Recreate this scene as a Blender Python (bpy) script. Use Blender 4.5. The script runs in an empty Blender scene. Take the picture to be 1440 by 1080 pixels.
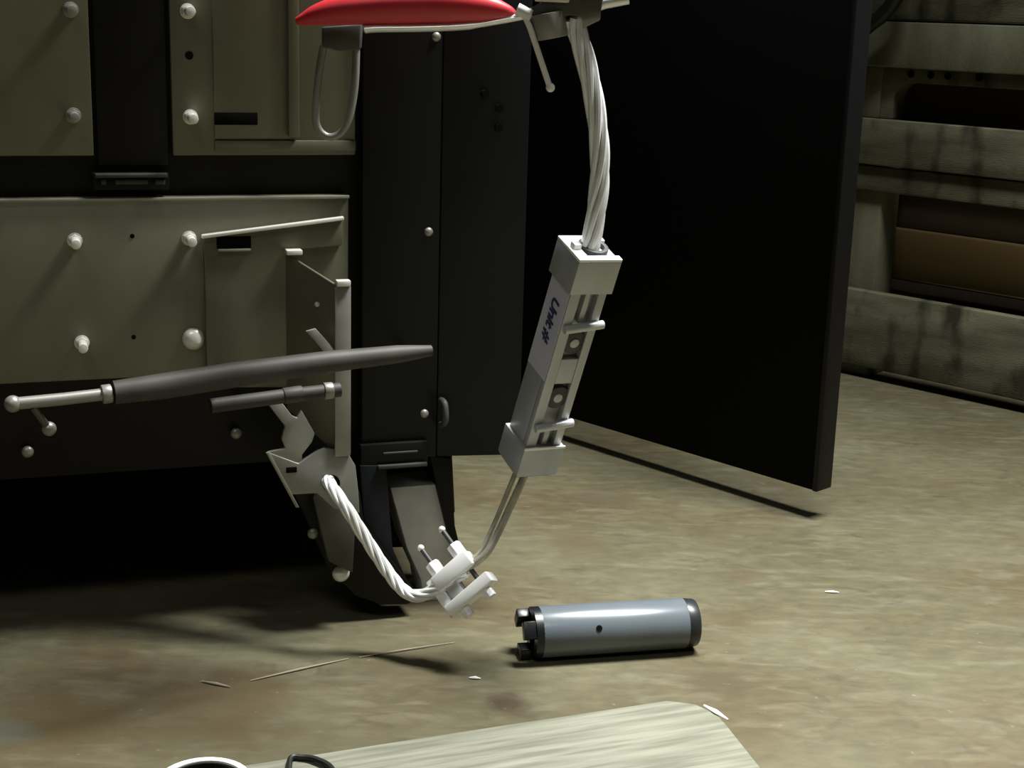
import bpy, bmesh, math, random
from mathutils import Vector, Matrix
random.seed(7)
S = bpy.context.scene
C = S.collection
V = Vector

# ------------------------------------------------------------------ camera, world, lights
F = 2100.0
cam_d = bpy.data.cameras.new('camera'); cam = bpy.data.objects.new('camera', cam_d); C.objects.link(cam)
cam_d.sensor_width = 36; cam_d.lens = F / 1440 * 36; cam_d.clip_start = 0.02
CAM = V((0, 0, 0.65))
CR = Matrix.Rotation(math.radians(90 - 14.3), 3, 'X') @ Matrix.Rotation(math.radians(1.7), 3, 'Z')
cam.matrix_world = Matrix.Translation(CAM) @ CR.to_4x4()
S.camera = cam

w = bpy.data.worlds.new('World'); S.world = w; w.use_nodes = True
w.node_tree.nodes['Background'].inputs[0].default_value = (0.72, 0.80, 0.78, 1)
w.node_tree.nodes['Background'].inputs[1].default_value = 0.022

def area(name, loc, target, sx, sy, power, col):
    l = bpy.data.lights.new(name, 'AREA'); l.shape = 'RECTANGLE'; l.size = sx; l.size_y = sy
    l.energy = power; l.color = col; l.spread = math.radians(100)
    o = bpy.data.objects.new(name, l); C.objects.link(o)
    o.location = loc; o.rotation_euler = (V(target) - V(loc)).to_track_quat('-Z', 'Y').to_euler()
    return o
area('ceiling_tube_light', (0.72, 1.60, 2.45), (0.50, 0.85, 0), 1.2, 0.3, 78, (1.0, 1.0, 0.96))
area('ceiling_tube_light', (-0.6, -0.7, 2.75), (-0.6, -0.7, 0), 1.3, 0.35, 15, (1.0, 1.0, 0.96))
S.view_settings.view_transform = 'Standard'; S.view_settings.look = 'None'
S.view_settings.gamma = 1; S.view_settings.use_curve_mapping = False
S.view_settings.exposure = 0.0

# ------------------------------------------------------------------ measuring helpers (image point -> point on a real plane)
def ray(px, py): return CR @ V(((px - 720) / F, -(py - 540) / F, -1))
def on_plane(px, py, p, n):
    d = ray(px, py); return CAM + d * ((V(p) - CAM).dot(n) / d.dot(n))
def on_floor(px, py, z=0.0): return on_plane(px, py, V((0, 0, z)), V((0, 0, 1)))
def at_y(px, py, y): return on_plane(px, py, V((0, y, 0)), V((0, 1, 0)))

# ------------------------------------------------------------------ mesh helpers
def box(bm, lo, hi, M=None):
    lo = V(lo); hi = V(hi)
    m = Matrix.Translation((lo + hi) / 2) @ Matrix.Diagonal(V((*(hi - lo), 1)))
    if M is not None: m = M @ m
    bmesh.ops.create_cube(bm, size=1, matrix=m); return bm
def frame_of(d):
    d = d.normalized(); a = V((0, 0, 1)) if abs(d.z) < 0.9 else V((1, 0, 0))
    x = a.cross(d).normalized(); return x, d.cross(x)
def cyl(bm, a, b, r, r2=None, n=20):
    a = V(a); b = V(b); d = b - a; x, y = frame_of(d)
    m = Matrix.Translation((a + b) / 2) @ Matrix((x, y, d.normalized())).transposed().to_4x4()
    bmesh.ops.create_cone(bm, cap_ends=True, segments=n, radius1=r, radius2=r if r2 is None else r2, depth=d.length, matrix=m)
    return bm
def ball(bm, c, r, sz=1, n=14):
    bmesh.ops.create_uvsphere(bm, u_segments=n, v_segments=n // 2 + 2, radius=r,
                              matrix=Matrix.Translation(c) @ Matrix.Diagonal(V((1, 1, sz, 1)))); return bm
def smooth_path(pts, k=8):
    pts = [V(p) for p in pts]; out = []
    for i in range(len(pts) - 1):
        p0 = pts[max(i - 1, 0)]; p1 = pts[i]; p2 = pts[i + 1]; p3 = pts[min(i + 2, len(pts) - 1)]
        for j in range(k):
            t = j / k
            out.append(0.5 * ((2 * p1) + (p2 - p0) * t + (2 * p0 - 5 * p1 + 4 * p2 - p3) * t * t + (3 * p1 - p0 - 3 * p2 + p3) * t ** 3))
    out.append(pts[-1]); return out
def tube(bm, pts, rad, n=12, flat=1.0):
    pts = [V(p) for p in pts]; N = len(pts)
    if not isinstance(rad, (list, tuple)): rad = [rad] * N
    x = None; rings = []
    for i, p in enumerate(pts):
        d = (pts[min(i + 1, N - 1)] - pts[max(i - 1, 0)]).normalized()
        if x is None: x = frame_of(d)[0]
        x = (x - d * x.dot(d)).normalized(); y = d.cross(x)
        rings.append([bm.verts.new(p + (x * math.cos(a) * flat + y * math.sin(a)) * rad[i]) for a in [2 * math.pi * k / n for k in range(n)]])
    for i in range(N - 1):
        for k in range(n):
            bm.faces.new((rings[i][k], rings[i][(k + 1) % n], rings[i + 1][(k + 1) % n], rings[i + 1][k]))
    bm.faces.new(rings[0][::-1]); bm.faces.new(rings[-1]); return bm
def prism(bm, poly, depth):
    """poly: planar list of points; depth: vector"""
    a = [bm.verts.new(V(p)) for p in poly]; b = [bm.verts.new(V(p) + V(depth)) for p in poly]; n = len(a)
    bm.faces.new(a); bm.faces.new(b[::-1])
    for i in range(n): bm.faces.new((a[i], b[i], b[(i + 1) % n], a[(i + 1) % n]))
    return bm
def ring(bm, c, ax, ro, ri, h, n=36):
    c = V(c); x, y = frame_of(V(ax)); d = V(ax).normalized()
    R = []
    for r, t in ((ro, 0), (ro, h), (ri, h), (ri, 0)):
        R.append([bm.verts.new(c + d * t + (x * math.cos(2 * math.pi * k / n) + y * math.sin(2 * math.pi * k / n)) * r) for k in range(n)])
    for i in range(4):
        A, B = R[i], R[(i + 1) % 4]
        for k in range(n): bm.faces.new((A[k], A[(k + 1) % n], B[(k + 1) % n], B[k]))
    return bm

WM = {}
def root(name, M, label, cat, group=None):
    o = bpy.data.objects.new(name, None); C.objects.link(o); o.empty_display_size = 0.03
    o.matrix_world = M; WM[o.name] = M.copy()
    tag(o, label, cat, group); return o
def tag(o, label=None, cat=None, group=None, kind=None):
    if label: o['label'] = label
    if cat: o['category'] = cat
    if group: o['group'] = group
    if kind: o['kind'] = kind
    return o
def obj(name, bm, mat, parent=None, local=False, bevel=0.0, smooth=True, label=None):
    """bm in world space unless local=True (then in the parent's space)"""
    bmesh.ops.recalc_face_normals(bm, faces=bm.faces[:])
    me = bpy.data.meshes.new(name); bm.to_mesh(me); bm.free()
    o = bpy.data.objects.new(name, me); C.objects.link(o); me.materials.append(mat)
    M = WM[parent.name] if parent else Matrix.Identity(4)
    if parent:
        o.parent = parent; o.matrix_parent_inverse = Matrix.Identity(4)
        if not local: me.transform(M.inverted())
    # put the origin in the middle of the mesh
    if len(me.vertices):
        cs = [v.co for v in me.vertices]
        c = V([(min(q[i] for q in cs) + max(q[i] for q in cs)) / 2 for i in range(3)])
        me.transform(Matrix.Translation(-c)); o.location = c
        WM[o.name] = M @ Matrix.Translation(c)
    if smooth:
        me.shade_smooth()
        m = o.modifiers.new('edges', 'EDGE_SPLIT'); m.split_angle = math.radians(38)
    if bevel:
        b = o.modifiers.new('bevel', 'BEVEL'); b.width = bevel; b.segments = 2; b.limit_method = 'ANGLE'; b.angle_limit = math.radians(40)
        if smooth: o.modifiers.move(1, 0)
    if label: o['label'] = label
    return o
BM = bmesh.new

# ------------------------------------------------------------------ materials
def mat(name, col, rough=0.5, metal=0.0, var=None, scale=20, detail=6, bump=0.0, bscale=200, stretch=(1, 1, 1), lo=0.35, hi=0.65, spec=0.5):
    m = bpy.data.materials.new(name); m.use_nodes = True; nt = m.node_tree; b = nt.nodes['Principled BSDF']
    b.inputs['Base Color'].default_value = (*col, 1); b.inputs['Roughness'].default_value = rough
    b.inputs['Metallic'].default_value = metal; b.inputs['Specular IOR Level'].default_value = spec
    tc = nt.nodes.new('ShaderNodeTexCoord'); mp = nt.nodes.new('ShaderNodeMapping'); mp.inputs['Scale'].default_value = stretch
    nt.links.new(tc.outputs['Object'], mp.inputs[0])
    if var:
        nz = nt.nodes.new('ShaderNodeTexNoise'); nz.inputs['Scale'].default_value = scale; nz.inputs['Detail'].default_value = detail
        nt.links.new(mp.outputs[0], nz.inputs['Vector'])
        cr = nt.nodes.new('ShaderNodeValToRGB'); cr.color_ramp.elements[0].position = lo; cr.color_ramp.elements[1].position = hi
        cr.color_ramp.elements[0].color = (*col, 1); cr.color_ramp.elements[1].color = (*var, 1)
        nt.links.new(nz.outputs['Fac'], cr.inputs[0]); nt.links.new(cr.outputs[0], b.inputs['Base Color'])
    if bump:
        n2 = nt.nodes.new('ShaderNodeTexNoise'); n2.inputs['Scale'].default_value = bscale
        nt.links.new(mp.outputs[0], n2.inputs['Vector'])
        bp = nt.nodes.new('ShaderNodeBump'); bp.inputs['Strength'].default_value = bump; bp.inputs['Distance'].default_value = 0.002
        nt.links.new(n2.outputs['Fac'], bp.inputs['Height']); nt.links.new(bp.outputs[0], b.inputs['Normal'])
    return m

def floor_mat():
    m = bpy.data.materials.new('stained_concrete'); m.use_nodes = True; nt = m.node_tree; L = nt.links.new
    b = nt.nodes['Principled BSDF']; b.inputs['Roughness'].default_value = 0.62; b.inputs['Specular IOR Level'].default_value = 0.35
    tc = nt.nodes.new('ShaderNodeTexCoord')
    def noise(sc, det=6, st=(1, 1, 1), rot=0.0, dist=0.0, off=(0, 0, 0)):
        mp = nt.nodes.new('ShaderNodeMapping'); mp.inputs['Scale'].default_value = st; mp.inputs['Rotation'].default_value = (0, 0, rot)
        mp.inputs['Location'].default_value = off
        L(tc.outputs['Object'], mp.inputs[0])
        n = nt.nodes.new('ShaderNodeTexNoise'); n.inputs['Scale'].default_value = sc; n.inputs['Detail'].default_value = det
        n.inputs['Distortion'].default_value = dist; L(mp.outputs[0], n.inputs['Vector']); return n.outputs['Fac']
    def ramp(f, a, bb, ca, cb):
        r = nt.nodes.new('ShaderNodeValToRGB'); e = r.color_ramp.elements; e[0].position = a; e[1].position = bb
        e[0].color = (*ca, 1); e[1].color = (*cb, 1); L(f, r.inputs[0]); return r.outputs[0]
    def mix(fac, A, B, mode='MIX'):
        x = nt.nodes.new('ShaderNodeMix'); x.data_type = 'RGBA'; x.blend_type = mode
        if isinstance(fac, float): x.inputs[0].default_value = fac
        else: L(fac, x.inputs[0])
        L(A, x.inputs[6])
        if isinstance(B, tuple): x.inputs[7].default_value = (*B, 1)
        else: L(B, x.inputs[7])
        return x.outputs[2]
    base = ramp(noise(3.2, 8), 0.35, 0.68, (0.110, 0.100, 0.058), (0.160, 0.151, 0.100))
    brown = ramp(noise(4.5, 9, off=(3, 1, 0)), 0.47, 0.66, (0, 0, 0), (0.75, 0.75, 0.75))
    c = mix(brown, base, (0.108, 0.082, 0.043))
    streak = ramp(noise(16, 8, (1, 3.2, 1), 0.5, 0.6), 0.5, 0.72, (0, 0, 0), (0.5, 0.5, 0.5))
    c = mix(streak, c, (0.21, 0.205, 0.155))
    dark = ramp(noise(22, 9, (1, 1.6, 1), 0.3, 1.0), 0.58, 0.76, (0, 0, 0), (0.55, 0.55, 0.55))
    c = mix(dark, c, (0.062, 0.053, 0.032))
    fine = ramp(noise(38, 10, (1, 1.8, 1), 0.2, 0.3), 0.35, 0.7, (0.30, 0.30, 0.30), (0.72, 0.72, 0.72))
    c = mix(0.30, c, fine, 'OVERLAY')
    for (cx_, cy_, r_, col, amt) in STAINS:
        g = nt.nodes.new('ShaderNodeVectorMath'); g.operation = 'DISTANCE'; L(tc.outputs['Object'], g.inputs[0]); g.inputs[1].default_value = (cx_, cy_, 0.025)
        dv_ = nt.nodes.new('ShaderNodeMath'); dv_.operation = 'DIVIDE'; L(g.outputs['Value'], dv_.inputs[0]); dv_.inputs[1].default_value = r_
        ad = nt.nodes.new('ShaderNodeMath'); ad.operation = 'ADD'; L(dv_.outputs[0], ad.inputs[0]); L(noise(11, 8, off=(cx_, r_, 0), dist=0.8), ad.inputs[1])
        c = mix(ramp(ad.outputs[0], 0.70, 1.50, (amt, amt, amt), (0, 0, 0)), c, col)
    spk = ramp(noise(90, 3), 0.70, 0.78, (0, 0, 0), (0.55, 0.55, 0.55))
    c = mix(spk, c, (0.26, 0.255, 0.20))
    c = mix(1.0, c, (0.75, 0.735, 0.665), 'MULTIPLY')
    L(c, b.inputs['Base Color'])
    bp = nt.nodes.new('ShaderNodeBump'); bp.inputs['Strength'].default_value = 0.25; bp.inputs['Distance'].default_value = 0.002
    L(noise(60, 8), bp.inputs['Height']); L(bp.outputs[0], b.inputs['Normal'])
    return m

def wood_mat(name, a, bcol, scale=6, st=(1, 14, 14), lo=0.35, hi=0.65, spots=None):
    m = mat(name, a, 0.75, 0, bcol, scale, 8, 0.25, 90, st, lo, hi, 0.25)
    if spots:
        nt = m.node_tree; b = nt.nodes['Principled BSDF']; src = b.inputs['Base Color'].links[0].from_socket
        tc = nt.nodes.new('ShaderNodeTexCoord'); mp = nt.nodes.new('ShaderNodeMapping'); mp.inputs['Scale'].default_value = (1.6, 1, 0.8)
        nt.links.new(tc.outputs['Object'], mp.inputs[0])
        n = nt.nodes.new('ShaderNodeTexNoise'); n.inputs['Scale'].default_value = 11; n.inputs['Detail'].default_value = 7
        nt.links.new(mp.outputs[0], n.inputs['Vector'])
        r = nt.nodes.new('ShaderNodeValToRGB'); r.color_ramp.elements[0].position = 0.50; r.color_ramp.elements[1].position = 0.66
        nt.links.new(n.outputs['Fac'], r.inputs[0])
        x = nt.nodes.new('ShaderNodeMix'); x.data_type = 'RGBA'; nt.links.new(r.outputs[0], x.inputs[0])
        nt.links.new(src, x.inputs[6]); x.inputs[7].default_value = (*spots, 1); nt.links.new(x.outputs[2], b.inputs['Base Color'])
    return m

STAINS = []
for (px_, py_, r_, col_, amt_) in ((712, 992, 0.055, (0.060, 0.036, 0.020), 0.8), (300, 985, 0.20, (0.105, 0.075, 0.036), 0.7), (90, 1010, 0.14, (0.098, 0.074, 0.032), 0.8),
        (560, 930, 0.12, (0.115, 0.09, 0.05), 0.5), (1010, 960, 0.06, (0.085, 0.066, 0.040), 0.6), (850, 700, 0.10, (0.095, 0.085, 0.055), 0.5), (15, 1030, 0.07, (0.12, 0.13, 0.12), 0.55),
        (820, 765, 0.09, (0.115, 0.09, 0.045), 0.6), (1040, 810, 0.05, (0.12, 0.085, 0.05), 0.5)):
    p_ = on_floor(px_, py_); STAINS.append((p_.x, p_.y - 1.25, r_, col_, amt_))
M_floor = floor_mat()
M_wall = mat('grey_block_wall', (0.10, 0.10, 0.085), 0.85, 0, (0.14, 0.14, 0.12), 4)
M_panel = mat('dull_zinc_panel', (0.1200, 0.1224, 0.0760), 0.42, 0.25, (0.1720, 0.1712, 0.1200), 7, 5, 0.06, 60, (1, 1, 0.6))
M_plate = mat('zinc_edge_highlight', (0.20, 0.205, 0.15), 0.42, 0.3, (0.29, 0.29, 0.23), 9, 5, 0.06, 70)  # paler zinc, edge highlights put into the colour
M_brkt = mat('bare_grey_steel', (0.2160, 0.2160, 0.1920), 0.45, 0.35, (0.3200, 0.3200, 0.2880), 14, 5)
M_black = mat('black_paint', (0.0031, 0.0031, 0.0024), 0.48, 0, (0.0049, 0.0049, 0.0038), 9, 5, 0.05, 120, spec=0.22)
M_bluebk = mat('blue_sheen_black_paint', (0.0071, 0.0081, 0.0105), 0.50, 0, (0.0097, 0.0111, 0.0139), 6, 5, 0.05, 120, spec=0.22)  # black paint with a slight bluish reflection put into the colour
M_door = mat('matt_black_door_paint', (0.0006, 0.0006, 0.0007), 0.75, 0, (0.0010, 0.0010, 0.0010), 8, spec=0.12)
M_edge = mat('black_door_edge', (0.005, 0.005, 0.0065), 0.55, spec=0.3)
M_hole = mat('dark_void', (0.004, 0.004, 0.003), 0.9, spec=0.05)
M_bolt = mat('bright_zinc_bolt', (0.7920, 0.7830, 0.7200), 0.28, 0.25)
M_dimbolt = mat('dull_bolt', (0.30, 0.30, 0.26), 0.4, 0.5)
M_strut = mat('dull_dark_steel_tube', (0.0420, 0.0399, 0.0343), 0.58, 0.1, (0.0665, 0.0630, 0.0546), 20, spec=0.3)
M_rod = mat('grey_steel_rod', (0.26, 0.26, 0.235), 0.4, 0.4)
M_chrome = mat('chrome', (0.85, 0.86, 0.87), 0.22, 0.35)
M_rope = mat('bright_wire_rope', (0.82, 0.84, 0.84), 0.34, 0.25, (0.94, 0.95, 0.95), 60)
M_ropedim = mat('dirty_wire', (0.36, 0.34, 0.27), 0.5, 0.2, (0.50, 0.48, 0.40), 60)
M_alu = mat('brushed_aluminium', (0.40, 0.42, 0.44), 0.42, 0.35, (0.49, 0.51, 0.525), 18, 5, 0.04, 120, (1, 1, 0.3))
M_alu2 = mat('pale_cast_aluminium', (0.50, 0.515, 0.515), 0.4, 0.3, (0.60, 0.61, 0.60), 18)
M_groove = mat('dark_steel_groove', (0.05, 0.053, 0.053), 0.5, 0.3)
M_label = mat('lavender_paper_label', (0.56, 0.56, 0.70), 0.6, 0, (0.63, 0.63, 0.75), 15)
M_ink = mat('blue_black_ink', (0.035, 0.035, 0.10), 0.7)
M_clamp = mat('polished_zinc_clamp', (0.94, 0.95, 0.94), 0.30, 0.0)
M_red = mat('red_dipped_plastic', (0.5400, 0.0252, 0.0360), 0.38, 0, (0.5940, 0.0342, 0.0450), 20)
M_dgrey = mat('grey_green_iron', (0.06, 0.063, 0.054), 0.45, 0.4, (0.095, 0.098, 0.086), 30)
M_tube = mat('blue_grey_plastic_tube', (0.1188, 0.1408, 0.1602), 0.27, 0.1, (0.1364, 0.1584, 0.1786), 12)
M_cap = mat('black_plastic_cap', (0.006, 0.007, 0.0075), 0.35)
M_dcap = mat('charcoal_plastic_cap', (0.02, 0.024, 0.027), 0.35)
M_board = wood_mat('pale_weathered_plywood', (0.1293, 0.1326, 0.0981), (0.2122, 0.2154, 0.1690), 4.5, (2.2, 30, 30), 0.36, 0.62)
M_crate = wood_mat('weathered_crate_wood', (0.0698, 0.0686, 0.0416), (0.1631, 0.1609, 0.1057), 5, (1.2, 6, 6), 0.33, 0.68, (0.0293, 0.0281, 0.0180))
M_crate2 = wood_mat('pale_crate_wood', (0.1087, 0.1138, 0.0662), (0.1863, 0.1894, 0.1294), 5, (4, 4, 1.5), 0.33, 0.68)
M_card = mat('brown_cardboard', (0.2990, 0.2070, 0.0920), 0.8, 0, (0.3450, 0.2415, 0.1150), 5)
M_card2 = mat('dark_brown_carton_gap', (0.05, 0.032, 0.015), 0.8, 0, (0.062, 0.04, 0.021), 5)  # carton brown; also darkens the shelf and board in the crate gaps
M_leg = mat('grey_painted_leg', (0.5940, 0.5775, 0.5445), 0.6, 0, (0.7260, 0.7095, 0.6600), 25)
M_rubber = mat('black_rubber', (0.008, 0.009, 0.006), 0.5)
M_white = mat('white_plastic', (0.85, 0.83, 0.80), 0.4)
M_pale = mat('pale_splinter_scratch', (0.3360, 0.3040, 0.2160), 0.6)
M_purple = mat('mauve_tape', (0.14, 0.115, 0.155), 0.4)

# ------------------------------------------------------------------ setting
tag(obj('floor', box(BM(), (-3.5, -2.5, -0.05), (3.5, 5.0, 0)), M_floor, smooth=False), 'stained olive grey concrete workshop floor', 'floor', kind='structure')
tag(obj('wall_back', box(BM(), (-3.5, 5.0, -0.05), (3.5, 5.15, 3)), M_wall, smooth=False), 'dark grey block wall behind the timber crate', 'wall', kind='structure')
tag(obj('wall_right', box(BM(), (3.5, -2.5, -0.05), (3.65, 5.0, 3)), M_wall, smooth=False), 'dark grey block wall beyond the timber crate', 'wall', kind='structure')
tag(obj('wall_left', box(BM(), (-3.65, -2.5, -0.05), (-3.5, 5.0, 3)), M_wall, smooth=False), 'dark grey block wall beyond the machine cabinet', 'wall', kind='structure')

# ------------------------------------------------------------------ machine cabinet (local x along the front, local -y outwards, z up)
yaw = math.radians(18.7)
e = ray(612, 600); p0 = CAM + e * (1.55 / e.y); P0 = V((p0.x, p0.y, 0))
CAB = Matrix.Translation(P0) @ Matrix.Rotation(yaw, 4, 'Z')
CABi = CAB.inverted(); ux = V((math.cos(yaw), math.sin(yaw), 0)); un = V((math.sin(yaw), -math.cos(yaw), 0))
def cl(px, py, off=0.0):
    p = CABi @ on_plane(px, py, P0 + un * off, un); return p
def cx(px, py, x0):
    return CABi @ on_plane(px, py, P0 + ux * x0, ux)
cab = root('machine_cabinet', CAB, 'black steel machine cabinet with dull zinc front panels and an open door', 'cabinet')
XL = -0.80; XR = cl(722, 400).x; ZT = 1.22
zb = cl(560, 640).z
def part(name, bm, m, parent=cab, bevel=0.0012, smooth=True, label=None):
    # bm in cabinet space
    bm.transform(CAB); return obj(name, bm, m, parent, False, bevel, smooth, label)
part('carcass', box(BM(), (XL, 0.006, zb), (XR - 0.02, 1.15, ZT)), M_black)
xc = cl(612, 400).x; xl = cl(505, 400).x
# corner post: folded sheet, front leaf and an angled leaf towards the door
part('corner_post', prism(BM(), [(xl, 0.0, zb), (xl, -0.014, zb), (xc, -0.014, zb), (xc, 0.03, zb), (xl, 0.03, zb)], (0, 0, ZT + 0.02 - zb)), M_black)
post2 = part('post_leaf', prism(BM(), [(xc + 0.001, -0.014, zb), (cl(725, 400).x, -0.028, zb), (cl(725, 400).x, 0.05, zb), (xc + 0.001, 0.05, zb)], (0, 0, ZT + 0.02 - zb)), M_bluebk)
def bolt(px, py, parent, off=0.006, r=0.0066, h=0.008, m=M_bolt, kind='hex'):
    c = cl(px, py, off + (0.014 if kind == 'hex' else h / 2)); b = BM()
    y0 = -off
    if kind == 'hex':
        cyl(b, (c.x, y0, c.z), (c.x, y0 - 0.0015, c.z), r * 1.12, n=20)
        cyl(b, (c.x, y0 - 0.0015, c.z), (c.x, y0 - h, c.z), r, n=6)
        cyl(b, (c.x, y0 - h, c.z), (c.x, y0 - h - 0.020, c.z), r * 0.72, n=12)
    else:
        ball(b, (0, 0, 0), r); bmesh.ops.scale(b, vec=(1, 0.7, 1), verts=b.verts); bmesh.ops.translate(b, vec=(c.x, y0, c.z), verts=b.verts)
    return part('bolt', b, m, parent, 0.0006)
def hole(px, py, parent, r=0.004, off=0.006):
    c = cl(px, py, off); return part('hole', cyl(BM(), (c.x, -off + 0.001, c.z), (c.x, -off - 0.0006, c.z), r, n=16), M_hole, parent, 0)
def rect(px0, px1, z0, z1, off0, off1):
    return box(BM(), (px0, -off1, z0), (px1, -off0, z1))
# upper panels
zu = cl(185, 219, 0.006).z
x0 = cl(128, 120, 0.006).x; x1 = cl(241, 120, 0.006).x; x2 = cl(500, 120, 0.006).x
pu = part('upper_panel', rect(XL + 0.02, x0, zu, ZT - 0.02, -0.006, 0.006), M_panel)
for q in ((100, 14), (104, 164)): bolt(*q, pu, m=M_dimbolt)
pv = part('upper_panel', rect(x1, x2, zu, ZT - 0.02, -0.006, 0.006), M_panel)
for q in ((266, 16), (270, 166)): bolt(*q, pv)
hole(266, 78, pv)
a = cl(302, 195, 0.011); b_ = cl(410, 195, 0.011)
pc = part('cover_plate', rect(a.x, b_.x, a.z, ZT - 0.03, 0.006, 0.0105), M_panel)
a2 = cl(406, 150, 0.016); b2 = cl(421, 150, 0.016)
part('ridge_bar', rect(a2.x, b2.x, a.z + 0.002, ZT - 0.03, 0.006, 0.017), M_panel)
part('bottom_flange', rect(a.x, x2, zu + 0.004, a.z - 0.002, 0.006, 0.009), M_panel)
s = cl(332, 167, 0.011); bm = BM(); box(bm, (s.x - 0.021, -0.0112, s.z - 0.006), (s.x + 0.021, -0.0098, s.z + 0.006)); part('slot', bm, M_hole, pc, 0.002)
# mullion between the upper panels and the latch box under it
part('mullion', rect(x0 + 0.004, x1 - 0.004, zu - 0.01, ZT - 0.02, -0.006, 0.003), M_black)
la = cl(131, 268, 0.012); lb = cl(238, 243, 0.012)
lt = part('latch_box', rect(la.x, lb.x, la.z, lb.z, 0.0, 0.010), M_black)
part('latch_lip', rect(la.x + 0.002, lb.x - 0.002, lb.z - 0.004, lb.z, 0.010, 0.018), M_strut, lt)
for (u0, u1) in ((142, 149), (162, 208), (218, 232)):
    A = cl(u0, 258, 0.012); B = cl(u1, 252, 0.012)
    part('latch_bar', rect(A.x, B.x, A.z - 0.001, B.z, 0.009, 0.014), M_strut, lt, 0.0008)
# lower panel
zt = cl(245, 277, 0.008).z; zl = cl(90, 536, 0.008).z; xr = cl(490, 400, 0.008).x
pl = part('lower_panel', rect(XL + 0.02, xr, zl, zt, -0.006, 0.008), M_panel)
part('rim_highlight', rect(XL + 0.02, xr, zt - 0.003, zt, 0.008, 0.0125), M_plate, pl, 0.0006)  # paler rim, the panel's top edge highlight put into its colour
for q in ((106, 341), (116, 486)): bolt(*q, pl, off=0.008)
bolt(268, 338, pl, off=0.008); bolt(273, 478, pl, off=0.008, r=0.0115, h=0.012, kind='dome')
bolt(463, 320, pl, off=0.008, r=0.007, m=M_dimbolt, kind='dome')
for q in ((186, 332), (188, 474)): hole(*q, pl, 0.0022, 0.008)
# sloped cover plate with a slot
pp = [cl(286, 330, 0.016), cl(482, 306, 0.016), cl(482, 345, 0.016), cl(412, 352, 0.016), cl(404, 545, 0.016), cl(292, 545, 0.016)]
sp = part('sloped_plate', prism(BM(), pp, (0, 0.009, 0)), M_panel)
q0 = cl(284, 331, 0.022); q1 = cl(484, 305, 0.022)
part('lip_highlight', prism(BM(), [q0, q1, q1 + V((0, 0, -0.0035)), q0 + V((0, 0, -0.0035))], (0, 0.008, 0)), M_bolt, sp, 0.0008)  # bright strip carrying the plate's top edge highlight in its colour
s = cl(329, 341, 0.017); part('slot', box(BM(), (s.x - 0.017, -0.0168, s.z - 0.006), (s.x + 0.017, -0.0152, s.z + 0.006)), M_hole, sp, 0.002)
part('slot_lip', box(BM(), (s.x - 0.016, -0.021, s.z - 0.0085), (s.x + 0.016, -0.0155, s.z - 0.006)), M_plate, sp, 0.0006)
# gusset standing out from the panel, front flange and hook plates below
G = 0.062
g = [cl(401, 356, 0.016), cl(474, 402, G), cl(474, 640, G), cl(401, 575, 0.016)]
g[2].x = g[1].x; g[3].x = g[0].x
gu = part('gusset', prism(BM(), g, (0.003, 0, 0)), M_panel)
ga = cl(470, 402, G); gb = cl(493, 640, G)
part('gusset_flange', box(BM(), (ga.x, -G - 0.003, gb.z), (cl(493, 402, G).x, -G, ga.z)), M_brkt, gu)
gt = cl(482, 399, G); part('flange_highlight', box(BM(), (gt.x - 0.007, -G - 0.006, gt.z - 0.002), (gt.x + 0.007, -G + 0.004, gt.z + 0.004)), M_bolt, gu, 0.001)  # bright tip, the bracket's top edge highlight put into the colour
gt = cl(412, 354, 0.02); part('flange_highlight', box(BM(), (gt.x - 0.008, -0.03, gt.z - 0.002), (gt.x + 0.008, -0.014, gt.z + 0.003)), M_bolt, gu, 0.001)  # second painted highlight, where the gusset's top edge starts
gr = cl(446, 428, 0.046); part('rivet', ball(BM(), gr, 0.0028), M_bolt, gu, 0)
def cpoly(pts, off): return [cl(x, y, off) for x, y in pts]
part('brace', prism(BM(), cpoly([(430, 466), (444, 462), (478, 500), (470, 512)], G + 0.002), (0, 0.004, 0)), M_brkt, gu)
hk = part('hook_plate', prism(BM(), cpoly([(377, 569), (394, 563), (411, 585), (418, 588), (424, 577), (431, 589), (443, 610), (439, 622), (425, 640), (425, 655), (385, 648), (376, 636), (401, 630), (396, 618), (399, 606), (401, 600)], G - 0.002), (0, 0.005, 0)), M_brkt)
jp = part('jaw_plate', prism(BM(), cpoly([(376, 636), (420, 652), (447, 634), (456, 630), (487, 633), (500, 655), (504, 690), (506, 722), (470, 716), (446, 694), (410, 696)], G), (0, 0.006, 0)), M_brkt)
c = cl(410, 661, G + 0.0005); part('hole', box(BM(), (c.x - 0.0055, c.y - 0.0005, c.z - 0.003), (c.x + 0.0055, c.y + 0.001, c.z + 0.003)), M_hole, jp, 0.001)
c = cl(466, 680, G + 0.0005); part('hole', cyl(BM(), (c.x, c.y - 0.0005, c.z), (c.x, c.y + 0.001, c.z), 0.009), M_hole, jp, 0)
part('jaw_edge', prism(BM(), cpoly([(374, 637), (379, 636), (421, 714), (416, 714)], G + 0.002), (0, 0.003, 0)), M_plate, jp, 0.0005)
# arm going down to the floor
arm = part('arm', prism(BM(), cpoly([(412, 692), (506, 692), (512, 735), (588, 838), (574, 850), (538, 851), (500, 838), (462, 800), (436, 742)], 0.03), (0, 0.03, 0)), M_black)
bolt(441, 752, arm, off=0.03, r=0.006, m=M_dimbolt, kind='dome'); bolt(481, 809, arm, off=0.03, r=0.0095, h=0.012, kind='dome')
part('arm_rib', prism(BM(), cpoly([(452, 668), (478, 672), (500, 735), (496, 806), (462, 790), (440, 700)], 0.046), (0, 0.016, 0)), M_dgrey, arm)
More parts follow.
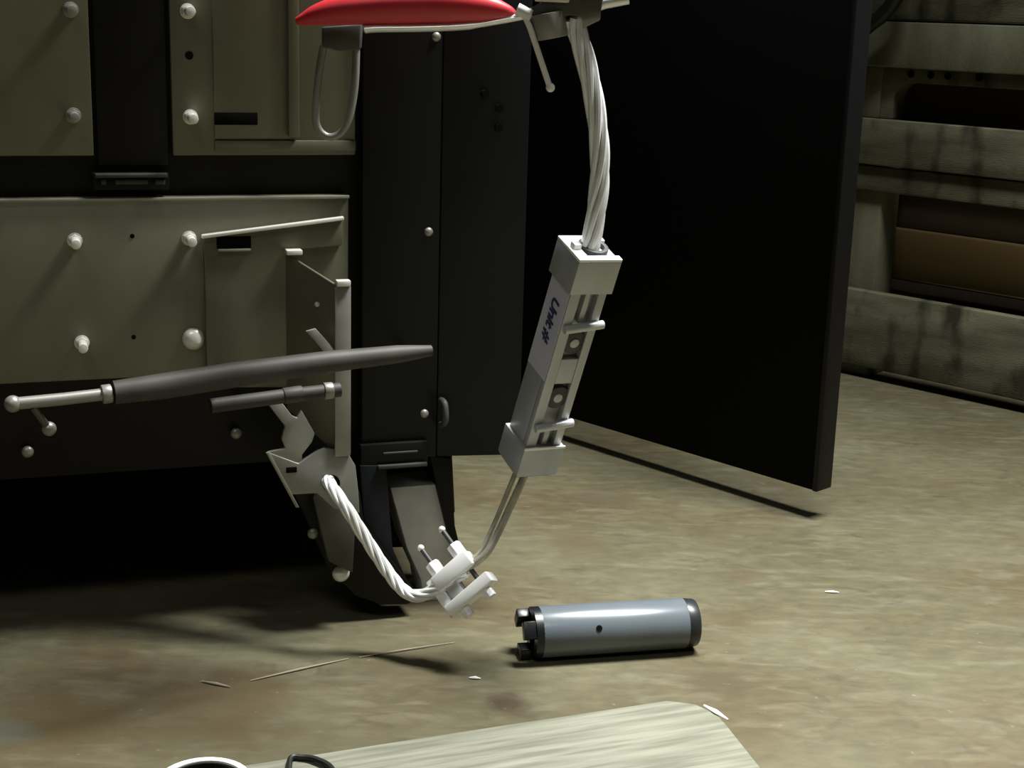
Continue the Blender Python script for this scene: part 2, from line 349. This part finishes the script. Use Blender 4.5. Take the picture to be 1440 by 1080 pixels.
# hardware on the black skirt and post
sk = cab
bolt(39, 637, sk, off=0.0, r=0.006, m=M_dimbolt, kind='dome'); bolt(333, 611, sk, off=0.0, r=0.006, m=M_dimbolt, kind='dome')
for q in ((615, 52), (604, 327), (598, 583)): bolt(*q, sk, off=0.014, r=0.0048, m=M_dimbolt, kind='dome')
c = cl(622, 580, 0.02); bm = BM(); tube(bm, smooth_path([(c.x, -0.012, c.z + 0.012), (c.x + 0.001, -0.026, c.z + 0.010), (c.x + 0.001, -0.028, c.z - 0.008), (c.x, -0.012, c.z - 0.016)]), 0.0035); part('staple', bm, M_strut)
for q in ((682, 132), (702, 152), (701, 180)):
    c = cl(*q, 0.024); part('hole', cyl(BM(), (c.x, -0.0175, c.z), (c.x, -0.0262, c.z), 0.004), M_hole, post2, 0)
# foot bracket and fork under the post
A = cl(507, 660, 0.02); B = cl(602, 633, 0.02)
fb = part('foot_bracket', box(BM(), (A.x, -0.02, A.z), (B.x, 0.06, B.z + 0.01)), M_black)
part('bracket_highlight', box(BM(), (A.x + 0.018, -0.026, A.z), (B.x - 0.002, -0.02, A.z + 0.004)), M_strut, fb, 0.0008)  # bracket edge highlights put in as two paler strips
part('bracket_highlight', box(BM(), (A.x + 0.024, -0.023, B.z - 0.001), (B.x - 0.012, -0.02, B.z + 0.001)), M_strut, fb, 0.0005)
zf = 0.0
part('fork_plate', prism(BM(), cpoly([(506, 655), (543, 655), (552, 770), (572, 815), (540, 815), (512, 740)], 0.022), (0, 0.05, 0)), M_bluebk)
part('fork_plate', prism(BM(), cpoly([(604, 640), (634, 645), (640, 740), (652, 790), (640, 790), (618, 700)], 0.0), (0, 0.05, 0)), M_black)
part('dark_filler', prism(BM(), cpoly([(507, 640), (636, 640), (640, 720), (600, 770), (520, 770)], -0.065), (0, 0.01, 0)), M_black)  # added black sheet that keeps the space behind the leg dark
# stubby grey leg standing on the floor
lg = cpoly([(549, 686), (612, 681), (634, 745), (646, 800), (592, 815), (572, 770)], -0.008)
bot = [V((lg[3].x + 0.004, lg[3].y, 0.0)), V((lg[4].x + 0.004, lg[4].y, 0.0))]
part('leg', prism(BM(), [lg[0], lg[1], lg[2], lg[3], bot[0], bot[1], lg[4], lg[5]], (0, 0.05, 0)), M_leg, label='grey painted leg under the black corner post')
for (xx, yy) in ((XL + 0.03, 1.06), (XR - 0.10, 1.06), (XL + 0.03, 0.05)):
    part('leg', box(BM(), (xx, yy, 0), (xx + 0.05, yy + 0.05, zb + 0.01)), M_black)
# open door hinged at the rear corner
df = on_floor(1143, 690, 0.04); dn = on_floor(812, 591, 0.04)
dd = (df - dn).normalized(); dp = V((dd.y, -dd.x, 0))   # dp points to the far side
if dp.y < 0: dp = -dp
hinge = CAB @ V((XR - 0.02, 1.13, 0.04)); L = (df - dn).dot(dd)
st = dn - dd * ((dn - hinge).dot(dd) - 0.02)
bm = BM(); prism(bm, [st, df, df + dp * 0.028, st + dp * 0.028], (0, 0, 1.16)); door = obj('door', bm, M_door, cab, False, 0.002, label='matt black door standing wide open')
e0 = df + dd * 0.0; bm = BM(); prism(bm, [e0 - dp * 0.003, e0 + dd * 0.008 - dp * 0.003, e0 + dd * 0.008 + dp * 0.031, e0 + dp * 0.031], (0, 0, 1.16)); obj('door_edge', bm, M_edge, door, False, 0.002)
for hz in (0.25, 0.85):
    bm = BM(); cyl(bm, st + V((0, 0, hz)) - dp * 0.004 - dd * 0.004, st + V((0, 0, hz + 0.09)) - dp * 0.004 - dd * 0.004, 0.011); obj('hinge', bm, M_edge, door, False, 0)

# ------------------------------------------------------------------ spring strut across the front of the cabinet
def ws(px, py, off): return CAB @ cl(px, py, off)
R0 = ws(160, 552, 0.17)
st_root = root('gas_strut', Matrix.Translation(ws(340, 530, 0.15)), 'dark steel gas strut with thin grey rod lying across the lower zinc panel', 'strut')
tp = [ws(160, 552, 0.17), ws(230, 543, 0.165), ws(330, 527, 0.15), ws(460, 509, 0.135), ws(560, 498, 0.125), ws(606, 493, 0.12)]
obj('tube', tube(BM(), tp, [0.0105, 0.0118, 0.0118, 0.0105, 0.0088, 0.0055], 20), M_strut, st_root)
obj('rod', tube(BM(), [ws(18, 568, 0.18), ws(90, 561, 0.175), ws(158, 553, 0.17)], 0.0055, 14), M_rod, st_root)
obj('collar', cyl(BM(), ws(143, 555, 0.171), ws(157, 553, 0.17), 0.0085), M_rod, st_root, bevel=0.001)
eb = obj('ball_end', ball(BM(), ws(18, 568, 0.18), 0.0075), M_rod, st_root)
obj('pin', tube(BM(), [ws(46, 572, 0.178), ws(68, 602, 0.165)], 0.0032), M_dgrey, st_root)
obj('pin_knob', ball(BM(), ws(69, 603, 0.165), 0.0065), M_rod, st_root)
def standoff(px, py, off, rad, rt):
    a = ws(px, py, off); b = ws(px + 12, py - 1, 0.004); obj('standoff_pin', cyl(BM(), a, b, rad, n=12), M_strut, rt)
standoff(560, 498, 0.125, 0.004, st_root); standoff(300, 532, 0.155, 0.004, st_root)
# thin bar under it
lb_root = root('round_bar', Matrix.Translation(ws(390, 560, 0.12)), 'thin dark round bar running just under the gas strut', 'bar')
obj('bar', tube(BM(), [ws(296, 571, 0.125), ws(340, 565, 0.121), ws(400, 557, 0.115), ws(478, 548, 0.11)], 0.007, 16), M_strut, lb_root)
obj('end_cap', cyl(BM(), ws(398, 557, 0.1155), ws(425, 553, 0.1135), 0.0078), M_strut, lb_root, bevel=0.001)
obj('end_cap', cyl(BM(), ws(455, 550, 0.1115), ws(468, 549, 0.111), 0.0082), M_rod, lb_root, bevel=0.001)

standoff(330, 566, 0.122, 0.0035, lb_root)
# ------------------------------------------------------------------ hanging load line: pliers, rope, load cell, sling, clamp
YP = 1.36
k = YP / F * 1.02   # metres per picture pixel at that distance, for sizes
def hp(px, py, y=YP): return at_y(px, py, y)
pr = root('locking_pliers', Matrix.Translation(hp(800, -10)), 'locking pliers with red dipped handle gripping the top of the wire rope', 'pliers')
gp = [(416, 30, 4), (428, 27, 9), (450, 20, 15), (490, 13, 21), (560, 8, 25), (630, 7, 25), (680, 11, 19), (710, 16, 11), (724, 19, 4)]
obj('handle', tube(BM(), smooth_path([hp(a, b) for a, b, _ in gp], 4), [gp[min(i // 4, 8)][2] * k * (1 - (i % 4) / 4) + gp[min(i // 4 + 1, 8)][2] * k * (i % 4) / 4 for i in range(33)], 18), M_red, pr, label='red dipped handle')
obj('lever', tube(BM(), smooth_path([hp(511, 41), hp(530, 39), hp(600, 38), hp(660, 35), hp(705, 28), hp(748, 20)], 4), [0.0024] + [0.0042] * 12 + [0.0035] * 7 + [0.006], 12, 1.5), M_chrome, pr)
bm = BM(); prism(bm, [hp(x, y, YP - 0.010) for x, y in ((742, 14), (760, 4), (752, -30), (790, -60), (840, -55), (850, -10), (845, 18), (825, 24), (800, 22), (780, 26), (757, 27))], (0, 0.020, 0)); obj('jaw', bm, M_dgrey, pr, bevel=0.002)
bm = BM(); prism(bm, [hp(x, y, YP - 0.013) for x, y in ((752, 2), (800, 4), (805, -20), (750, -20))], (0, 0.006, 0)); obj('jaw_plate', bm, M_bolt, pr, bevel=0.001)
bm = BM(); cyl(bm, hp(776, 54, YP), hp(770, 18, YP), 0.0145, 0.0165, 20); obj('adjusting_nut', bm, M_brkt, pr, bevel=0.001)
bm = BM(); cyl(bm, hp(749, 40, YP), hp(762, 22, YP), 0.006, 0.006, 6); obj('nut', bm, M_rod, pr, bevel=0.0008)
bm = BM(); prism(bm, [hp(x, y, YP - 0.006) for x, y in ((800, 24), (845, 10), (845, 28), (820, 40), (806, 38))], (0, 0.016, 0)); obj('rope_ferrule', bm, M_brkt, pr, bevel=0.002)
obj('clevis_pin', tube(BM(), [hp(826, 12), hp(850, 3), hp(884, -2)], [0.006, 0.006, 0.005], 12), M_chrome, pr)
pin = obj('release_pin', tube(BM(), [hp(734, 14, YP - 0.008), hp(745, 38, YP - 0.008), hp(773, 122, YP - 0.008)], 0.0028, 10), M_white, pr, label='slim bright release pin')
obj('pin_tip', ball(BM(), hp(774, 123, YP - 0.008), 0.0042), M_white, pin)
obj('pin_head', tube(BM(), [hp(727, 12, YP - 0.008), hp(740, 19, YP - 0.008), hp(747, 22, YP - 0.008)], 0.0055, 10), M_white, pin)
# boom on the cabinet roof that carries the pliers, and the hanger rod up to it
jt = hp(812, -50); tp2 = V((jt.x, jt.y, ZT + 0.03))
obj('hanger_rod', tube(BM(), [jt, tp2], 0.006, 12), M_dgrey, pr)
bb = CABi @ tp2; part('boom', box(BM(), (bb.x - 0.015, bb.y - 0.03, ZT + 0.02), (bb.x + 0.015, 0.5, ZT + 0.05)), M_black)
part('boom_foot', box(BM(), (XR - 0.16, 0.3, ZT), (bb.x + 0.015, 0.5, ZT + 0.02)), M_black)
# bracket and loop hanging under the handle end
sh = root('hanging_loop', Matrix.Translation(hp(470, 60, 1.40)), 'elongated dull steel loop hanging under the end of the red handle', 'shackle')
obj('block', prism(BM(), [hp(x, y, 1.39) for x, y in ((452, 38), (508, 34), (506, 70), (476, 72), (452, 66))], (0, 0.018, 0)), M_dgrey, sh, bevel=0.002)
obj('loop', tube(BM(), smooth_path([hp(455, 64, 1.40), hp(449, 100, 1.40), hp(444, 150, 1.40), hp(446, 178, 1.40), hp(460, 192, 1.40), hp(478, 188, 1.40), hp(491, 165, 1.40), hp(499, 120, 1.40), hp(501, 64, 1.40)], 6), 0.0036, 10), M_brkt, sh)

# twisted wire rope between pliers and load cell
def rope(name, path, r, turns, label, n=6, m=M_rope, group=None):
    P = smooth_path(path, 10); N = len(P)
    rt = root(name, Matrix.Translation(P[-1]), label, 'cable', group)
    fr = []; x = None
    for i, p in enumerate(P):
        d = (P[min(i + 1, N - 1)] - P[max(i - 1, 0)]).normalized()
        if x is None: x = frame_of(d)[0]
        x = (x - d * x.dot(d)).normalized(); fr.append((p, x.copy(), d.cross(x)))
    rs = r * 0.32
    for s_ in range(n):
        pts = [p + (xx * math.cos(a) + yy * math.sin(a)) * (r - rs) for i, (p, xx, yy) in enumerate(fr) for a in [2 * math.pi * (s_ / n + turns * i / (N - 1))]]
        obj('strand', tube(BM(), pts, rs, 8), m, rt)
    obj('core', tube(BM(), P, r * 0.5, 8), M_ropedim, rt)
    return rt
TOP = hp(829, 352, 1.36); BOT = hp(741, 650, 1.43)
rope('wire_rope', [hp(806, 26), hp(814, 52), hp(826, 95), hp(837, 150), hp(843, 205), hp(843, 255), hp(838, 300), hp(829, 352)], 0.0093, 1.0, 'thick bright twisted wire rope between pliers and load cell')

A = (TOP - BOT); LEN = A.length; A.normalize()
view = (CAM - (TOP + BOT) / 2); view = (view - A * view.dot(A)).normalized(); right = A.cross(view) * -1
if right.x < 0: right = -right
phi = math.radians(35)
nr = (view * math.cos(phi) + right * math.sin(phi)).normalized()   # wide slotted face
nl = A.cross(nr).normalized()
if nl.dot(right) > 0: nl = -nl                                     # labelled face
DEV = Matrix((nr, nl, A)).transposed().to_4x4()
if DEV.to_3x3().determinant() < 0: DEV = Matrix((nl, nr, A)).transposed().to_4x4(); sw = True
else: sw = False
DEV.translation = BOT
dv = root('load_cell', DEV, 'square aluminium load cell box hanging at a tilt between wire ropes', 'load cell')
def D(x, y, z): return V((y, x, z)) if sw else V((x, y, z))         # x: out of slotted face, y: out of labelled face
def dbox(bm, x0, x1, y0, y1, z0, z1):
    a = D(x0, y0, z0); b = D(x1, y1, z1)
    return box(bm, (min(a.x, b.x), min(a.y, b.y), min(a.z, b.z)), (max(a.x, b.x), max(a.y, b.y), max(a.z, b.z)))
h = 0.0195; H = 0.0228
def dpart(name, bm, m, par=None, bev=0.001, label=None): 
    bm.transform(DEV); return obj(name, bm, m, par or dv, False, bev, label=label)
c0, c1 = 0.0, 0.034; t0, t1 = LEN - 0.034, LEN
body = dpart('body', dbox(BM(), -h, h - 0.008, -h, h, c1 - 0.004, t0 + 0.004), M_alu)
for (ya, yb) in ((-h, -h + 0.009), (h - 0.011, h)): dpart('rail', dbox(BM(), h - 0.008, h, ya, yb, c1 - 0.004, t0 + 0.004), M_alu, body)
zc = (c1 + t0) / 2
dpart('web', dbox(BM(), h - 0.008, h - 0.0005, -h + 0.009, h - 0.011, zc - 0.014, zc + 0.014), M_alu, body)
dpart('web', dbox(BM(), h - 0.008, h - 0.002, -0.004, 0.002, t0 - 0.034, t0 + 0.004), M_alu, body)
dpart('web', dbox(BM(), h - 0.008, h - 0.002, -0.004, 0.002, c1 - 0.004, c1 + 0.02), M_alu, body)
for zz in (t0 - 0.056, c1 + 0.056):
    bm = BM(); cyl(bm, D(h - 0.009, -0.001, zz), D(h - 0.002, -0.001, zz), 0.0125, n=28); wheel = dpart('sheave', bm, M_groove, bev=0.001)
    bm = BM(); cyl(bm, D(h - 0.003, -0.001, zz), D(h - 0.0005, -0.001, zz), 0.005, n=18); dpart('sheave_hub', bm, M_alu, wheel)
for zz in (t0 - 0.036, c1 + 0.026):
    bm = BM(); cyl(bm, D(h + 0.003, -h - 0.004, zz + 0.003), D(h + 0.003, h - 0.002, zz - 0.002), 0.0042, n=14); dpart('cross_pin', bm, M_alu2, bev=0.001)
# end caps with a slot and an eye on the upper one
tcap = dpart('end_cap', dbox(BM(), -H, H, -H, H, t0, t1), M_alu)
bm = BM(); dbox(bm, -H, H, H - 0.012, H, t1, t1 + 0.003); dbox(bm, -H, -H + 0.01, -H, H - 0.012, t1, t1 + 0.003); dbox(bm, H - 0.008, H, -H, H - 0.012, t1, t1 + 0.003); dpart('cap_rim', bm, M_clamp, tcap, 0.0006)
bm = BM(); ring(bm, D(-0.002, -0.004, t1 + 0.0005), V((0, 0, 1)), 0.0145, 0.0105, 0.004); dpart('cap_eye', bm, M_groove, tcap, 0.0005)
bm = BM(); dbox(bm, -0.004, 0.004, 0.012, 0.020, t1 + 0.002, t1 + 0.008); dpart('cap_stud', bm, M_clamp, tcap, 0.0008)
bcap = dpart('end_cap', dbox(BM(), -H, H, -H, H, c0, c1), M_alu)
dpart('cap_rim', dbox(BM(), H - 0.001, H + 0.0008, -H, H, c1 - 0.0015, c1 + 0.0012), M_clamp, bcap, 0.0004)
bm = BM(); a = D(-H, -H, 0); cs = [D(-H, -H, 0), D(H, -H, 0), D(H, H, 0), D(-H, H, 0)]
lo = [D(-.010, -.010, -0.010), D(.010, -.010, -0.010), D(.010, .010, -0.010), D(-.010, .010, -0.010)]
va = [bm.verts.new(p) for p in cs]; vb = [bm.verts.new(p) for p in lo]
bm.faces.new(va); bm.faces.new(vb[::-1])
for i in range(4): bm.faces.new((va[i], vb[i], vb[(i + 1) % 4], va[(i + 1) % 4]))
dpart('cap_taper', bm, M_alu, bcap, 0.0008)
# handwritten paper label on the narrow face
lz1 = t0 - 0.001; lz0 = t0 - 0.098
lab = dpart('paper_label', dbox(BM(), -h + 0.001, h - 0.002, h, h + 0.0006, lz0, lz1), M_label, body, 0, 'lavender paper label with handwriting')
fc = bpy.data.curves.new('writing', 'FONT'); fc.body = 'Unit #'; fc.size = 0.0185; fc.extrude = 0.0002; fc.shear = 0.15; fc.offset = 0.0006; fc.space_character = 0.95
fo = bpy.data.objects.new('writing_tmp', fc); C.objects.link(fo)
dg = bpy.context.evaluated_depsgraph_get(); me = bpy.data.meshes.new_from_object(fo.evaluated_get(dg)); bpy.data.objects.remove(fo)
bm = BM(); bm.from_mesh(me); bpy.data.meshes.remove(me)
# text runs down the label; letter tops point towards the shared front edge (+x side)
tx = -V((0, 0, 1)); ty = D(1, 0, 0); tn = D(0, 1, 0)
if tx.cross(ty).dot(tn) < 0: ty = -ty
Mt = Matrix((tx, ty, tn)).transposed().to_4x4(); Mt.translation = D(0, h + 0.0008, lz1 - 0.016) - ty * 0.006
bm.transform(Mt); dpart('writing', bm, M_ink, lab, 0, 'dark blue handwriting')

# ------------------------------------------------------------------ clamp on the lower cable
YC = 1.40
O = hp(647, 812, YC); E1 = (hp(695, 770, YC) - hp(600, 853, YC)).normalized()
n0 = ((CAM - O).normalized() + V((0.1, 0, 0.55))).normalized(); E3 = (n0 - E1 * n0.dot(E1)).normalized(); E2 = E1.cross(E3)    # in-plane, down to the right
if E2.z > 0: E2 = -E2
E3 = E1.cross(E2); 
if E3.dot(n0) < 0: E3 = -E3
def cm(a, b, c=0.0): return O + E1 * a * k * 1.06 + E2 * b * k * 1.16 + E3 * c * k
def slab(a0, a1, b0, b1, c0, c1):
    bm = BM(); prism(bm, [cm(a0, b0, c0), cm(a1, b0, c0), cm(a1, b1, c0), cm(a0, b1, c0)], E3 * (c1 - c0) * k); return bm
cr_ = root('cable_clamp', Matrix.Translation(O), 'bright zinc cable clamp with two bars and four bolts holding the lower cable', 'clamp')
obj('clamp_bar', slab(-34, 32, -22, 1, -14, 16), M_clamp, cr_, bevel=0.002)
obj('clamp_bar', slab(-42, 40, 19, 35, -14, 16), M_clamp, cr_, bevel=0.002)
obj('clamp_plate', slab(-45, -28, -24, 36, -18, 8), M_clamp, cr_, bevel=0.002)
obj('saddle', slab(-26, -4, 0, 20, -12, 10), M_alu2, cr_, bevel=0.002)
for a in (-22, 20):
    bt = obj('bolt', cyl(BM(), cm(a, -66), cm(a, 36), 4 * k, n=12), M_groove, cr_)
    obj('bolt_tip', ball(BM(), cm(a, -66), 5.5 * k), M_bolt, bt)
    obj('nut', cyl(BM(), cm(a, -40), cm(a, -21), 12 * k, n=6), M_clamp, bt, bevel=0.001)
    obj('bolt_head', cyl(BM(), cm(a + 1, 34), cm(a + 1, 48), 9 * k, n=6), M_clamp, bt, bevel=0.001)
# lower cable: out of the jaw plate, round the clamp
G0 = ws(464, 681, G + 0.012); GI = ws(462, 676, G - 0.004)
rope('lower_cable', [GI, G0, hp(488, 716, 1.42), hp(516, 760, 1.42), hp(543, 801, 1.42), hp(566, 829, 1.415), hp(588, 838, 1.405), hp(618, 826, YC), hp(655, 803, YC)], 0.0068, 2.2, 'bright twisted cable looping from the jaw plate hole to the clamp')
# two thin legs from clamp to load cell
sl = root('wire_sling', Matrix.Translation(BOT), 'pair of thin dull wires running from the clamp up to the load cell', 'cable')
e_ = BOT - A * 0.004
obj('wire', tube(BM(), smooth_path([e_ + right * 0.003, hp(716, 716, 1.42), hp(699, 752, 1.41), hp(682, 780, YC), hp(655, 800, YC)], 8), 0.0040, 10), M_ropedim, sl)
obj('wire', tube(BM(), smooth_path([e_ - right * 0.007, hp(704, 716, 1.43), hp(689, 750, 1.42), hp(674, 778, 1.41), hp(648, 797, YC)], 8), 0.0026, 10), M_ropedim, sl)

# ------------------------------------------------------------------ grey tube on the floor
r = 0.0265
a = on_floor(757, 889, r); b = on_floor(960, 876, r); ax = (b - a).normalized()
tb = root('plastic_tube', Matrix.Translation(V(((a.x + b.x) / 2, (a.y + b.y) / 2, 0))), 'blue grey plastic tube with black end caps lying on the concrete', 'tube')
shell = obj('shell', cyl(BM(), a, b, r, n=48), M_tube, tb, bevel=0.0008)
sx_, sy_ = frame_of(ax)
obj('end_cap', cyl(BM(), b - ax * 0.001, b + ax * 0.013, r * 0.98, r * 0.93, n=40), M_dcap, tb, bevel=0.002)
up = V((0, 0, 1)); side = ax.cross(up)
bm = BM(); ring(bm, a + ax * 0.001, -ax, r * 1.0, r * 0.55, 0.008); obj('end_cap', bm, M_cap, tb)
for an in (60, 180, 300):
    d1 = up * math.cos(math.radians(an)) + side * math.sin(math.radians(an))
    t_ = ax.cross(d1)
    bm = BM(); q = a - ax * 0.007 + d1 * r * 0.72
    prism(bm, [q - t_ * 0.009 - d1 * 0.005, q + t_ * 0.009 - d1 * 0.005, q + t_ * 0.009 + d1 * 0.006, q - t_ * 0.009 + d1 * 0.006], -ax * 0.013); obj('prong', bm, M_cap, tb, bevel=0.001)
obj('plug', cyl(BM(), a + ax * 0.002, a - ax * 0.004, r * 0.6, n=30), M_hole, tb)
vd = (CAM - (a + b) / 2); vd = (vd - ax * vd.dot(ax)).normalized(); vd = (vd * math.cos(0.25) - up.cross(ax).cross(ax) * 0).normalized()
q = a + (b - a) * 0.37 + vd * (r - 0.001)
bm = BM(); cyl(bm, q, q + vd * 0.0015, 0.0032, n=14); obj('screw_hole', bm, M_hole, shell)

# ------------------------------------------------------------------ board, ring and wire at the near edge
tz = 0.018
pts = [on_floor(x, y, tz) for x, y in ((300, 1083), (480, 1055), (640, 1030), (800, 1006), (938, 985), (978, 990), (1008, 1004), (1022, 1020), (1078, 1090), (1130, 1160), (400, 1220))]
ori = (pts[4] - pts[0]); ang = math.atan2(ori.y, ori.x)
MB_ = Matrix.Translation(V((pts[4].x, pts[4].y, 0))) @ Matrix.Rotation(ang, 4, 'Z')
bd = root('plywood_board', MB_, 'pale weathered plywood board with a chipped corner lying on the floor', 'board')
obj('sheet', prism(BM(), pts, (0, 0, -tz)), M_board, bd, bevel=0.001)
def splint(px, py, qx, qy, z, rr):
    a = on_floor(px, py, z); b = on_floor(qx, qy, z); m = (a + b) / 2 + V((0, 0, 0.0004))
    return tube(BM(), [a, m, b], [rr * 0.4, rr, rr * 0.3], 6)
obj('splinter', splint(990, 992, 1024, 1012, tz + 0.001, 0.0024), M_white, bd)
tr = on_floor(287, 1131, 0.0); rr = 0.040
tp_ = root('tape_roll', Matrix.Translation(tr), 'white rimmed round roll with a dark hollow lying on the floor', 'tape roll')
obj('tape', ring(BM(), tr, V((0, 0, 1)), rr, rr * 0.86, 0.018), M_purple, tp_)
obj('core', ring(BM(), tr, V((0, 0, 1)), rr * 0.97, rr * 0.80, 0.0200), M_rubber, tp_)
obj('rim', ring(BM(), tr + V((0, 0, 0.02)), V((0, 0, 1)), rr * 0.97, rr * 0.82, 0.0025), M_white, tp_, bevel=0.0006)
obj('hollow', cyl(BM(), tr + V((0, 0, 0.0003)), tr + V((0, 0, 0.004)), rr * 0.80, n=36), M_hole, tp_)
tag(obj('black_wire', tube(BM(), smooth_path([on_floor(407, 1105, 0.02), on_floor(408, 1068, 0.021), on_floor(425, 1065, 0.021), on_floor(445, 1068, 0.022), on_floor(466, 1080, 0.022), on_floor(476, 1105, 0.021)]), 0.0026, 8), M_rubber), 'short curled black wire lying across the plywood board edge', 'wire')
for i, (x0_, y0_, x1_, y1_, rr_, lb_) in enumerate(((284, 958, 324, 966, 0.0015, 'short pale wood splinter on the brown stained floor near the cabinet shadow'),
        (352, 957, 490, 926, 0.0012, 'long thin pale straw on the floor beside the cabinet shadow'),  # this and the next: thin strips added as one chalk scratch
        (505, 924, 640, 903, 0.0009, 'very faint thin straw on the floor in front of the grey leg'),
        (660, 953, 676, 954, 0.0016, 'small pale paper scrap on the floor between tube and board'),
        (1160, 832, 1180, 833, 0.0016, 'tiny white chip on the open floor right of the grey tube'))):
    tag(obj(['wood_splinter', 'scratch', 'scratch', 'paper_scrap', 'white_chip'][i], splint(x0_, y0_, x1_, y1_, 0.0012, rr_), M_pale if i < 3 else M_white), lb_, ['splinter', 'scratch', 'scratch', 'scrap', 'chip'][i])

# ------------------------------------------------------------------ timber crate on the right
fa = on_floor(1175, 520); fb_ = on_floor(1440, 578); cd = (fb_ - fa).normalized(); cn = V((cd.y, -cd.x, 0))
if cn.dot(CAM - fa) < 0: cn = -cn
CRM = Matrix((cd, -cn, V((0, 0, 1)))).transposed().to_4x4(); CRM.translation = fa; CRi = CRM.inverted()   # local x along face, y inwards
def kp(px, py, off=0.0): return CRi @ on_plane(px, py, fa + cn * off, cn)
cr = root('wooden_crate', CRM, 'weathered timber crate of rough boards standing beyond the black door', 'crate')
def kpart(name, bm, m, par=None, bev=0.003): bm.transform(CRM); return obj(name, bm, m, par or cr, False, bev)
SL, SR = -0.22, 1.0
def kb(y0, y1, px, off0, off1, x0=SL, x1=SR): 
    za = kp(px, y1, off1).z; zb_ = kp(px, y0, off1).z
    return box(BM(), (x0, -off1, za), (x1, -off0, zb_))
zbb = kp(1300, 532, 0.022).z
bz1 = kp(1300, 424, 0.022).z
kpart('board', box(BM(), (SL, -0.022, 0.022), (SR, 0, bz1)), M_crate)
z3t = kp(1300, 173, 0.022).z; z3b = kp(1300, 240, 0.022).z; z4b = kp(1300, 278, 0.012).z
kpart('board', box(BM(), (SL, -0.022, z3b), (SR, 0, z3t)), M_crate)
kpart('board', box(BM(), (SL, -0.012, z4b), (SR, 0, z3b - 0.003)), M_crate)
# top deck and notched stringer
z5t = kp(1300, 32, 0.022).z; z5b = kp(1300, 98, 0.022).z
kpart('board', box(BM(), (SL, -0.022, z5b), (SR, 0.0, z5t)), M_crate2)
kpart('board', box(BM(), (SL, -0.018, z5t + 0.004), (SR, 0.0, z5t + 0.14)), M_crate)
xn = kp(1256, 150).x; zn = kp(1300, 118).z
pg = [(SL, z3t), (xn, z3t)] + [(xn + 0.03 - 0.03 * math.cos(t), zn - 0.03 + 0.03 * math.sin(t)) for t in [math.pi / 2 * i / 6 for i in range(7)]] + [(SR, zn), (SR, z5b), (SL, z5b)]
kpart('stringer', prism(BM(), [(x, 0.0, z) for x, z in pg], (0, 0.04, 0)), M_crate)
kpart('dark_gap_board', box(BM(), (SL, 0.05, z3b), (SR, 0.07, zn + 0.01)), M_card2)  # added dark board so the gap behind the notch stays dark
# posts
xp0, xp1 = kp(1190, 330).x, kp(1236, 330).x
kpart('post', box(BM(), (xp0 - 0.01, 0.0, 0), (xp1, 0.06, z3t)), M_crate2)
kpart('post', box(BM(), (xp0 - 0.01, -0.006, z3t), (kp(1240, 140).x, 0.0, z5b)), M_crate2)
kpart('post', box(BM(), (SR - 0.08, 0.0, 0), (SR, 0.06, z3t)), M_crate2)
for xx in (SL + 0.02, SR - 0.08): kpart('post', box(BM(), (xx, 0.72, 0), (xx + 0.06, 0.78, z5t)), M_crate2)
kpart('back_panel', box(BM(), (SL, 0.78, 0.0), (SR, 0.80, z5t)), M_crate)
kpart('deck', box(BM(), (SL, 0.0, z5t - 0.001), (SR, 0.78, z5t + 0.003)), M_crate2)
for nx in (1282, 1310, 1334, 1378): 
    p = kp(nx, 101 + (nx - 1282) * 0.05); kpart('nail', cyl(BM(), (p.x, 0.001, p.z - 0.004), (p.x, -0.003, p.z - 0.004), 0.006), M_hole, None, 0)
# cartons inside
bx = CRM.copy(); bx.translation = CRM @ V((0.4, 0.3, 0))
zc0, zc1 = kp(1320, 402, -0.07).z, kp(1320, 330, -0.07).z
kpart('shelf', box(BM(), (SL, 0.06, zc0 - 0.02), (SR, 0.75, zc0)), M_card2)  # shelf coloured dark to give the shade of the gap below the carton
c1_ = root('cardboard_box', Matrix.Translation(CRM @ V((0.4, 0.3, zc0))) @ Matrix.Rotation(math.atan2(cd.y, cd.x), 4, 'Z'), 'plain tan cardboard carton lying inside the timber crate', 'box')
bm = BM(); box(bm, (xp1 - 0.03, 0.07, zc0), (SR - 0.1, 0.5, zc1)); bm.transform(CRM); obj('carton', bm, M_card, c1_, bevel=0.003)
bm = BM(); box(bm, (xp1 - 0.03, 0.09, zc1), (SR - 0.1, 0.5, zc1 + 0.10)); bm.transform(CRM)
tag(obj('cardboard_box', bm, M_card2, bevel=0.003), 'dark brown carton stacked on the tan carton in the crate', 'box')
# hose at the top of the frame
hs = [kp(1205, 52, 0.06), kp(1222, 36, 0.06), kp(1244, 18, 0.06), kp(1262, -10, 0.06), kp(1268, -60, 0.05)]
tag(obj('black_hose', tube(BM(), smooth_path([CRM @ q for q in hs]), 0.013, 12), M_rubber), 'black hose hanging against the top of the timber crate', 'hose')
